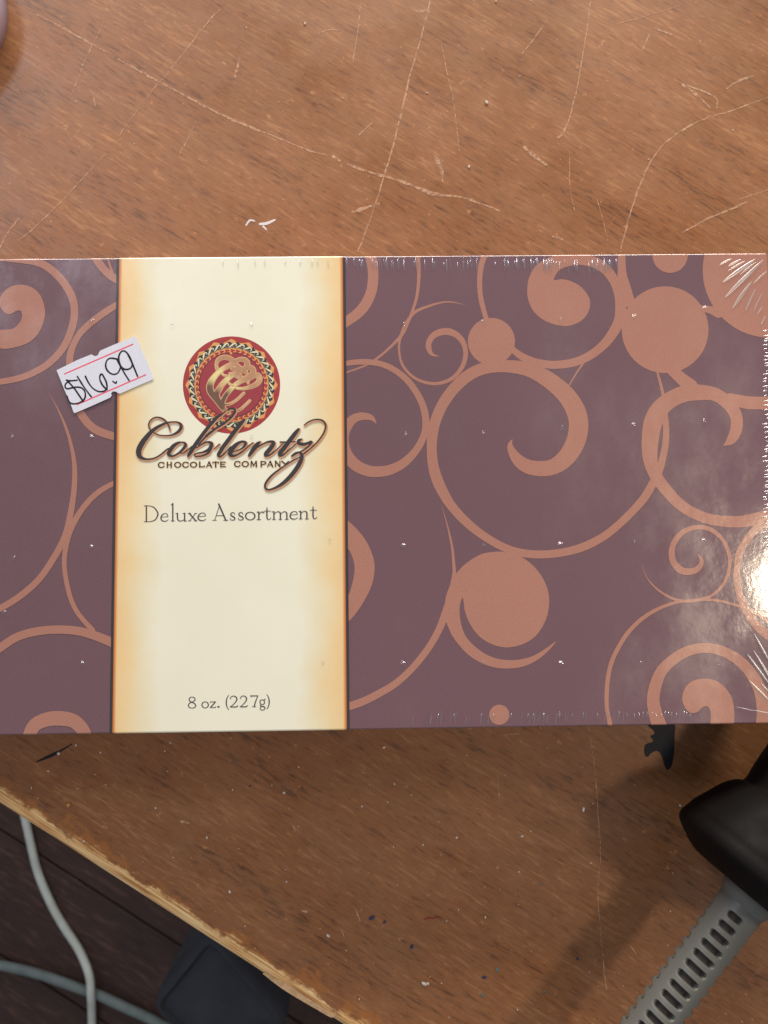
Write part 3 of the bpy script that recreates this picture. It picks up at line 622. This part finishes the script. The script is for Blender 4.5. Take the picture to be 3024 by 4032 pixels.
# script name
C3 = (500, 1620, 3.95); C4 = (880, 1620, 3.770)
script = [
 (C3, [(672, 305, 10), (662, 250, 20), (635, 190, 24), (580, 130, 26), (520, 100, 24), (460, 92, 20), (400, 115, 20), (355, 165, 22), (343, 220, 22), (365, 280, 18), (420, 330, 16), (500, 366, 18), (600, 378, 20), (700, 368, 26), (800, 318, 46), (846, 250, 50), (836, 200, 40), (790, 170, 26), (720, 164, 20), (640, 176, 28), (560, 205, 40), (470, 252, 50), (390, 312, 60), (310, 400, 74), (240, 495, 84), (193, 590, 86), (188, 660, 80), (215, 712, 60), (280, 740, 36), (360, 742, 26), (450, 720, 24), (540, 665, 24), (610, 605, 24), (650, 575, 18)]),
 (C3, [(870, 480, 16), (800, 490, 40), (720, 545, 60), (668, 620, 64), (655, 668, 56), (690, 694, 36), (740, 688, 30), (820, 640, 34), (890, 570, 46), (915, 525, 44), (895, 487, 30), (860, 478, 18)]),
 (C3, [(830, 650, 14), (890, 645, 18), (950, 600, 20), (1020, 540, 20)]),
 (C3, [(958, 692, 44), (1000, 625, 62), (1080, 500, 62), (1180, 360, 58), (1290, 220, 54), (1400, 100, 50), (1490, 40, 24), (1540, -5, 16)]),
 (EC, [(762, 1216, 26), (820, 1192, 32), (866, 1205, 38), (868, 1255, 36), (800, 1340, 36), (690, 1430, 34), (560, 1510, 32), (430, 1610, 30)]),
 (C3, [(1440, 225, 32), (1300, 335, 34), (1210, 415, 28), (1120, 520, 26)]),
 (C3, [(1080, 570, 18), (1180, 505, 24), (1250, 478, 28), (1308, 492, 50), (1315, 540, 58), (1268, 600, 50), (1180, 636, 28), (1100, 650, 22), (1058, 672, 20), (1056, 690, 18), (1090, 702, 22), (1180, 690, 24), (1270, 645, 36), (1318, 560, 40)]),
 (C4, [(312, 125, 36), (250, 195, 60), (170, 295, 62), (80, 420, 62), (0, 525, 60), (-40, 590, 58), (-70, 640, 54), (-62, 668, 34), (-30, 665, 26), (20, 625, 20), (80, 555, 18), (110, 520, 12)]),
 (C3, [(1360, 582, 12), (1400, 548, 18), (1440, 510, 20)]),
 (C4, [(130, 605, 14), (240, 570, 20), (310, 520, 34), (330, 472, 44), (300, 450, 36), (245, 460, 40), (180, 505, 60), (120, 575, 74), (104, 632, 72), (140, 662, 44), (200, 648, 26), (280, 600, 22), (370, 520, 20), (440, 465, 18)]),
 (C4, [(545, 452, 24), (505, 490, 62), (440, 575, 66), (385, 655, 44)]), (C4, [(400, 630, 14), (500, 540, 22), (600, 478, 24), (680, 450, 32), (738, 458, 50), (738, 495, 60), (690, 562, 66), (632, 630, 62), (628, 660, 36), (670, 656, 30), (730, 620, 22), (800, 560, 18), (890, 470, 14)]),
 (C4, [(1115, 268, 40), (1060, 335, 62), (980, 440, 66), (900, 545, 68), (842, 622, 64), (838, 658, 38), (880, 650, 30), (930, 612, 22), (1010, 542, 18), (1110, 460, 12)]), (C4, [(842, 455, 20), (950, 456, 22), (1065, 450, 18)]),
 (C4, [(1158, 414, 26), (1120, 436, 50), (1118, 472, 50), (1180, 490, 48), (1250, 474, 40), (1305, 455, 44), (1262, 520, 26), (1180, 580, 22), (1080, 630, 22), (1015, 668, 22)]),
 (C4, [(1015, 660, 22), (1070, 618, 24), (1130, 612, 34), (1163, 645, 48), (1160, 705, 60), (1130, 775, 66), (1070, 870, 66), (980, 980, 62), (880, 1070, 52), (780, 1130, 36), (690, 1160, 28), (635, 1152, 28), (618, 1105, 32), (645, 1040, 34), (720, 950, 30), (820, 870, 26), (920, 800, 22), (1030, 730, 20), (1135, 680, 16)]),
 (C4, [(1180, 642, 18), (1260, 580, 20), (1370, 480, 22), (1460, 370, 24), (1510, 270, 26), (1515, 195, 26), (1470, 138, 24), (1400, 120, 22), (1320, 132, 20), (1250, 165, 20), (1200, 205, 16)]),
]
po = Print(); pd = Print()
for o, pts in script:
    po.stroke(o, pts, 5, wadd=16, off=(9, 11), dz=3e-6); pd.stroke(o, pts, 5, wadd=-2, dz=3e-6)
onband(po, 'script_outline', 0.00085, M['tan']); onband(pd, 'script_name', 0.00096, M['dark'])
# lettering by strokes
def loop(xs=1.0, lo=0.6, hi=1.0): return [(0.5, 1, lo), (0.16, 0.86, hi*0.85), (0, 0.5, hi), (0.16, 0.14, hi*0.85), (0.5, 0, lo), (0.84, 0.14, hi*0.85), (1, 0.5, hi), (0.84, 0.86, hi*0.85), (0.5, 1, lo)]
def sf(x, a=0.16): return [(x-a, 0.012, .45), (x+a, 0.012, .45)]
GL = {
 'D': [[(.16, 0, 1), (.16, 1, 1)], [(0, 1, .5), (.35, 1, .5), (.7, .9, .75), (.95, .6, 1), (.96, .4, 1), (.8, .13, .8), (.45, .0, .5), (0, 0, .5)]],
 'e': [[(.05, .52, .4), (.97, .60, .5)], [(.96, .6, .5), (.85, .9, .6), (.55, 1, .5), (.2, .82, .8), (.03, .45, 1), (.15, .13, .9), (.5, 0, .7), (.8, .06, .5), (1, .22, .4)]],
 'l': [[(.6, 0, 1), (.6, 1, 1)], sf(.6, .4), [(.2, .92, .5), (.6, .97, .8)]],
 'u': [[(.16, .98, 1), (.16, .35, 1), (.26, .08, .8), (.45, 0, .6), (.7, .12, .5), (.82, .3, .5)], [(.82, 1, 1), (.82, 0, 1)], [(0, .98, .5), (.15, .98, .6)], [(.65, .98, .5), (.82, .98, .6)], [(.82, 0.01, .5), (1, 0.01, .5)]],
 'x': [[(.12, 1, 1), (.88, 0, 1)], [(.86, 1, .45), (.14, 0, .45)], sf(.14), sf(.86), [(-.02, .99, .45), (.28, .99, .45)], [(.72, .99, .45), (1, .99, .45)]],
 'A': [[(.13, 0, .5), (.45, .93, .5)], [(.40, 1.02, 1.15), (.86, 0, 1.15)], [(.27, .3, .5), (.72, .3, .5)], sf(.12, .13), sf(.86, .15)],
 's': [[(.88, .76, .5), (.72, .96, .6), (.45, 1, .6), (.17, .86, .8), (.17, .66, .9), (.45, .51, 1), (.8, .37, 1), (.92, .2, .9), (.75, .03, .6), (.4, 0, .6), (.12, .07, .5), (.05, .26, .5)]],
 'o': [loop()],
 'r': [[(.28, 0, 1), (.28, 1, 1)], [(0, .98, .5), (.28, .96, .7)], sf(.28, .28), [(.28, .6, .5), (.5, .88, .5), (.75, 1, .7), (.98, .9, .9)]],
 't': [[(.42, 1, .5), (.42, .72, 1), (.42, .2, 1), (.55, .02, .7), (.8, .02, .5), (1, .15, .4)], [(0, .7, .5), (.95, .7, .5)]],
 'm': [[(.12, 0, 1), (.12, 1, 1)], [(.5, 0, 1), (.5, .72, 1), (.46, .92, .8), (.36, 1, .6), (.24, .9, .5), (.13, .68, .5)], [(.88, 0, 1), (.88, .72, 1), (.84, .92, .8), (.74, 1, .6), (.62, .9, .5), (.51, .68, .5)], sf(.12, .1), sf(.5, .1), sf(.88, .1), [(0, .98, .5), (.12, .98, .6)]],
 'n': [[(.2, 0, 1), (.2, 1, 1)], [(.8, 0, 1), (.8, .72, 1), (.74, .92, .8), (.58, 1, .6), (.38, .9, .5), (.21, .68, .5)], sf(.2, .17), sf(.8, .17), [(0, .98, .5), (.2, .98, .6)]],
 '8': [[(.5, 1, .6), (.2, .92, .8), (.12, .76, .9), (.25, .6, .9), (.5, .52, .9), (.85, .38, .9), (.97, .22, .9), (.85, .06, .8), (.5, 0, .6), (.15, .06, .8), (.02, .24, .9), (.15, .42, .8), (.5, .54, .7), (.8, .66, .8), (.88, .8, .9), (.78, .93, .8), (.5, 1, .6)]],
 'z': [[(.05, .82, .5), (.1, .98, .6), (.95, .98, .6)], [(.92, .98, 1), (.06, .02, 1)], [(.03, .02, .6), (.9, .02, .6), (.97, .18, .5)]],
 '.': [[(.3, .3, 1.5), (.7, .32, 1.5)]],
 '(': [[(1, 1, .5), (.35, .8, .8), (.1, .5, 1.1), (.35, .2, .8), (1, 0, .5)]],
 ')': [[(0, 1, .5), (.65, .8, .8), (.9, .5, 1.1), (.65, .2, .8), (0, 0, .5)]],
 '2': [[(.02, .72, .6), (.12, .9, .7), (.4, 1, .7), (.72, .92, 1), (.85, .72, 1.1), (.72, .5, .9), (.4, .24, .7), (.04, .03, .6)], [(.02, .03, .9), (.75, .03, .9), (.97, .14, .7)]],
 '7': [[(.02, 1, .5), (.05, .88, .7)], [(.02, .95, .9), (.97, .96, .8)], [(.95, .96, .7), (.6, .35, 1), (.48, 0, 1.1)], sf(.45, .25)],
 'g': [[(.45, .93, .6), (.12, .85, .8), (.08, .65, .9), (.3, .5, .7), (.6, .5, .7), (.85, .62, .9), (.8, .84, .8), (.45, .93, .6)], [(.72, .9, .6), (.98, .98, .8)], [(.25, .5, .5), (.1, .4, .6), (.35, .32, .9), (.8, .3, 1), (.95, .18, .8), (.75, .03, .7), (.4, 0, .7), (.1, .1, .7), (.12, .24, .6), (.35, .32, .6)]],
}
CAP = {
 'C': [[(1, .74, .8), (.8, .94, .9), (.5, 1, .8), (.18, .88, 1), (.03, .5, 1.1), (.18, .12, 1), (.5, 0, .8), (.8, .06, .9), (1, .26, .8)], [(.97, .98, .5), (.97, .7, .7)]],
 'H': [[(.13, 0, 1.1), (.13, 1, 1.1)], [(.87, 0, 1.1), (.87, 1, 1.1)], [(.13, .5, .7), (.87, .5, .7)]],
 'O': [loop(1, .8, 1.1)],
 'L': [[(.15, 0, 1.1), (.15, 1, 1.1)], [(.1, .06, .8), (.97, .06, .8)], [(.97, .06, .6), (.97, .3, .6)]],
 'A': [[(.08, 0, .8), (.5, 1, .8)], [(.5, 1, 1.2), (.92, 0, 1.2)], [(.22, .3, .7), (.78, .3, .7)]],
 'T': [[(.5, 0, 1.2), (.5, 1, 1.2)], [(.02, .94, .8), (.98, .94, .8)], [(.02, .94, .6), (.02, .72, .6)], [(.98, .94, .6), (.98, .72, .6)]],
 'E': [[(.15, 0, 1.1), (.15, 1, 1.1)], [(.1, .94, .8), (.97, .94, .8)], [(.1, .5, .7), (.8, .5, .7)], [(.1, .06, .8), (1, .06, .8)]],
 'M': [[(.1, 0, .9), (.14, 1, .9)], [(.16, 1, 1.1), (.5, .15, 1.0)], [(.5, .15, .8), (.84, 1, .8)], [(.9, 0, 1.1), (.86, 1, 1.1)]],
 'P': [[(.15, 0, 1.1), (.15, 1, 1.1)], [(.15, .96, .8), (.6, .97, .8), (.95, .86, 1), (.96, .6, 1), (.6, .44, .8), (.15, .44, .8)]],
 'N': [[(.1, 0, .9), (.1, 1, .9)], [(.1, 1, 1.2), (.9, 0, 1.2)], [(.9, 0, .9), (.9, 1, .9)]],
 'Y': [[(.02, 1, 1.1), (.5, .45, 1.1)], [(.98, 1, .8), (.5, .45, .8)], [(.5, .5, 1.1), (.5, 0, 1.1)]],
}
def setline(p, o, font, items, T, wadd=0, off=(0, 0)):
    for ch, x0, x1, yb, yt in items:
        for st in font[ch]:
            p.stroke(o, [(x0+(x1-x0)*a, yb-(yb-yt)*b, T*w_) for a, b, w_ in st], 5 if len(st) > 2 else 1, wadd=wadd, off=off, dz=1.5e-6)
C5 = (500, 1940, 2.023); C6 = (700, 2700, 3.95)
bl = lambda x: 233-(x-138)*23/1374
words = [('D', 138, 250, 125), ('e', 270, 330, 62), ('l', 345, 380, 140), ('u', 390, 476, 62), ('x', 490, 558, 60), ('e', 565, 630, 62), ('A', 683, 806, 128), ('s', 822, 864, 60), ('s', 886, 930, 60), ('o', 945, 1020, 62), ('r', 1035, 1092, 62), ('t', 1093, 1147, 96), ('m', 1155, 1290, 62), ('e', 1298, 1360, 62), ('n', 1368, 1450, 62), ('t', 1460, 1514, 98)]
p = Print(); setline(p, C5, GL, [(c, a, b, bl(a)-3, bl(a)-3-h) for c, a, b, h in words], 10.5)
onband(p, 'product_lettering', 0.00045, M['text'])
p = Print(); setline(p, C6, GL, [('8', 165, 285, 345, 172), ('o', 378, 478, 343, 247), ('z', 505, 595, 338, 247), ('.', 618, 652, 336, 300), ('(', 752, 795, 372, 145), ('2', 815, 940, 332, 158), ('2', 970, 1090, 330, 156), ('7', 1135, 1252, 325, 148), ('g', 1275, 1362, 376, 203), (')', 1385, 1428, 360, 135)], 17)
onband(p, 'weight_lettering', 0.00045, M['text'])
caps3 = [('C', 490, 578, 872, 793), ('H', 620, 700, 871, 792), ('O', 745, 837, 870, 791), ('C', 868, 955, 869, 790), ('O', 990, 1085, 868, 789), ('L', 1120, 1207, 866, 788), ('A', 1234, 1322, 866, 786), ('T', 1336, 1426, 865, 786), ('E', 1450, 1532, 864, 785)]
caps4 = [('C', 165, 247, 820, 742), ('O', 280, 370, 820, 742), ('M', 400, 500, 820, 742), ('P', 550, 628, 822, 742), ('A', 648, 738, 820, 740), ('N', 765, 847, 820, 740), ('Y', 866, 970, 820, 740)]
for nm, m_, h_, wa in (('company_halo', M['halo'], 0.00040, 14), ('company_lettering', M['dark'], 0.00048, 0)):
    p = Print(); setline(p, C3, CAP, caps3, 19, wa, (3, 3) if wa else (0, 0)); setline(p, C4, CAP, caps4, 18, wa, (3, 3) if wa else (0, 0)); onband(p, nm, h_, m_)

# price sticker
ST = (200, 1300, 3.770); SH = 0.0013
outl = [(95, 600), (400, 450), (430, 437), (610, 365), (660, 392), (705, 380), (722, 340), (740, 310), (960, 215), (1250, 95), (1275, 110), (1340, 270), (1420, 440), (1530, 715), (1525, 735), (1300, 830), (1040, 945), (1000, 940), (985, 920), (930, 912), (900, 945), (912, 972), (890, 1005), (600, 1135), (365, 1235), (345, 1222), (300, 1090), (215, 900), (105, 625)]
bm = bmesh.new(); pts = []
for x, y in tr(ST, outl):
    q = unp(x, y, LID); pts.append(q)
tv = [bm.verts.new((q.x, q.y, LID+SH*0.25)) for q in pts]; bv = [bm.verts.new((q.x, q.y, LID+SH*0.25-0.00009)) for q in pts]
for t in tessellate_polygon([[Vector((q.x, q.y, 0)) for q in pts]]): bm.faces.new([tv[i] for i in t]); bm.faces.new([bv[i] for i in reversed(t)])
for i in range(len(pts)): j = (i+1) % len(pts); bm.faces.new((tv[i], tv[j], bv[j], bv[i]))
bmesh.ops.recalc_face_normals(bm, faces=bm.faces[:])
stk = mesh('price_sticker', bm, M['sticker'], box); stk['label'] = 'small tilted white price sticker with $16.99 handwritten between two pink lines'
for L in ([(212, 655, 19), (1225, 215, 19)], [(400, 1108, 19), (1415, 668, 19)]):
    p = Print(); p.stroke(ST, L); p.build('printed_line', SH+0.00004, M['stickred'], stk)
p = Print()
for L in ([(238, 746), (300, 757), (400, 748)], [(300, 755), (240, 790), (220, 840), (250, 875), (320, 862), (400, 850), (475, 868), (518, 930), (515, 1010), (470, 1062), (400, 1092), (335, 1097), (285, 1070), (250, 985)], [(250, 752), (350, 860), (420, 960), (490, 1062)],
          [(402, 692), (450, 770), (505, 855), (560, 930), (608, 992)], [(522, 690), (560, 770), (620, 855), (690, 905), (750, 918), (810, 905), (842, 860), (832, 780), (800, 710), (768, 660), (742, 672), (735, 725), (760, 795), (800, 850), (842, 885)], [(930, 765), (950, 782), (975, 792), (982, 768)],
          [(1002, 440), (940, 425), (880, 425), (838, 460), (822, 530), (845, 600), (900, 650), (960, 660), (1010, 630), (1040, 560), (1032, 500), (1000, 435)], [(985, 430), (1015, 490), (1060, 570), (1110, 660), (1170, 752)],
          [(1160, 370), (1110, 320), (1060, 320), (1025, 370), (1016, 440), (1040, 530), (1090, 580), (1150, 587), (1200, 560), (1216, 510), (1190, 430), (1155, 365)], [(1150, 362), (1200, 460), (1250, 580), (1295, 690)]):
    p.stroke(ST, [(x, y, random.uniform(20, 27)) for x, y in L], 5)
p.build('handwritten_price', SH+0.00008, M['ink'], stk)

# ------------------------------------------------------------------ creases and vent holes of the shrink film
class Ridges:
    def __init__(s): s.bm = bmesh.new()
    def add(s, o, a, b, w_, hk=0.5, curve=0.0):
        (x0, y0), (x1, y1) = tr(o, [a, b]); ww = w_/o[2]
        N, K = 8, 6; d = Vector((x1-x0, y1-y0)); L = d.length; d.normalize(); nn = Vector((-d.y, d.x))
        rows = []
        for i in range(N+1):
            t = i/N; e = math.sin(PI*min(max(t, 0.02), 0.98))**0.6; row = []
            for k in range(K+1):
                u = k/K*2-1
                c = Vector((x0, y0))+d*L*t+nn*(u*ww/2*e+curve*L*math.sin(PI*t))
                p_ = unp(c.x, c.y, LID); hgt = hk*(ww*0.176/F)*e*(1-u*u)
                row.append(s.bm.verts.new(wrap(p_.x, p_.y, 0.0003+hgt)))
            rows.append(row)
        for A, B in zip(rows, rows[1:]):
            for k in range(K): s.bm.faces.new((A[k], A[k+1], B[k+1], B[k]))
    def done(s, name, m='film'):
        bmesh.ops.recalc_face_normals(s.bm, faces=s.bm.faces[:])
        for f in s.bm.faces:
            if f.normal.z < 0: f.normal_flip()
        return mesh(name, s.bm, M[m], box, True)
r = Ridges()
for x in (85, 125, 222, 320, 402, 530, 655, 930, 1180, 1268, 1312, 1365, 1462, 1500): r.add(Z7, (x-3, 24), (x+4, random.uniform(95, 130)), random.uniform(16, 26), 0.2)
for x in (35, 75, 390, 425, 475, 515, 560): r.add(Z8, (x-4, 30), (x+6, random.uniform(110, 150)), random.uniform(16, 26), 0.2)
for i in range(60):
    x = random.uniform(20, 1659); r.add(Z7, (x, random.uniform(25, 60)), (x+random.uniform(-3, 12), random.uniform(90, 150)), random.uniform(6, 11), 0.15)
for i in range(26):
    x = random.uniform(20, 620); r.add(Z8, (x, random.uniform(25, 60)), (x+random.uniform(-3, 12), random.uniform(90, 170)), random.uniform(6, 11), 0.15)
for x in (1040, 1110, 1190, 1235, 1330, 1400, 1455, 1480, 1530): r.add(Z3, (x, 50), (x+3, random.uniform(80, 98)), 8, 0.2)
r.done('film_creases')['kind'] = 'stuff'
r = Ridges()
for x in (690, 803, 1003, 1090, 1217, 1340, 1380, 1455, 1570): r.add(Z9, (x+4, 1575), (x-4, 1622), 17, 0.22)
for x in (25, 143, 235, 312, 415, 498, 575, 630, 683, 722, 748, 778, 815, 842, 882, 908, 933, 957, 988, 1043, 1062, 1088, 1158): r.add(Z10, (x, 1560+random.uniform(-6, 22)), (x+random.uniform(-3, 6), 1605+random.uniform(0, 12)), 18, 0.22)
for i in range(26):
    x = random.uniform(60, 1659); r.add(Z9, (x+6, random.uniform(1560, 1610)), (x-6, 1665), random.uniform(5, 10), 0.15)
for i in range(14):
    x = random.uniform(0, 1400); r.add(Z10, (x+3, random.uniform(1560, 1600)), (x-3, 1645), random.uniform(5, 9), 0.15)
r.done('film_creases')['kind'] = 'stuff'
r = Ridges()
y = 560
while y < 2250:
    x = 1640-random.uniform(0, 30); r.add(Z8, (x, y+5), (x+random.uniform(30, 60), y-4), random.uniform(12, 18), 0.22, random.uniform(0.02, 0.08)); y += random.uniform(16, 40)
r.done('film_creases')['kind'] = 'stuff'
r = Ridges(); K1 = (2600, 960, 3.913); K2 = (2600, 2400, 3.913)
for a, b, w_ in (((1090, 238), (905, 328), 30), ((1235, 246), (1040, 350), 34), ((1298, 272), (1035, 420), 28), ((1455, 245), (955, 595), 60), ((1460, 292), (1215, 485), 28), ((1575, 258), (990, 830), 66), ((1390, 440), (1180, 660), 26), ((1400, 590), (1100, 1000), 56), ((1640, 420), (1420, 620), 26), ((1460, 700), (1300, 1045), 34), ((1560, 760), (1430, 1040), 26), ((1615, 1120), (1545, 1245), 30), ((1565, 975), (1490, 1090), 26)): r.add(K1, a, b, w_, 0.16)
for a, b, w_ in (((1438, 375), (1700, 850), 56), ((1325, 675), (1700, 1190), 56), ((1425, 628), (1700, 1060), 46), ((1355, 1085), (1720, 1450), 52), ((1538, 1130), (1720, 1330), 40), ((1500, 760), (1720, 1130), 30), ((1140, 1493), (1420, 1550), 20), ((1400, 1540), (1700, 1600), 24), ((1640, 280), (1720, 480), 36)): r.add(K2, a, b, w_, 0.16)
r.done('film_creases', 'film_fold')['kind'] = 'stuff'
D_ = (0, 0, 1659/3024)
for hx_, hy_ in [(873, 700), (1043, 697), (1210, 691), (1370, 683), (1522, 665), (875, 938), (1043, 935), (1212, 925), (1368, 918), (1519, 910), (872, 1178), (1043, 1177), (1210, 1175), (1369, 1169), (1519, 1167), (870, 1432), (1043, 1430), (1212, 1432), (1384, 1430), (1551, 1436), (200, 693), (372, 703), (543, 703), (27, 942), (198, 943), (543, 945), (30, 1204), (198, 1180), (10, 1322), (180, 1432), (697, 1432), (712, 1168)]:
    r = Ridges(); a = random.uniform(-0.5, 0.5)+(PI/2 if random.random() < 0.65 else 0); dx, dy = math.cos(a)*5.5, math.sin(a)*5.5
    r.add(D_, (hx_-dx, hy_-dy), (hx_+dx, hy_+dy), 4.6, 0.25)
    r.add(D_, (hx_-dx+dy*.5, hy_-dy-dx*.5), (hx_+dx*.6+dy*.6, hy_+dy*.6-dx*.6), 2.4, 0.25)
    r.done('vent_hole')
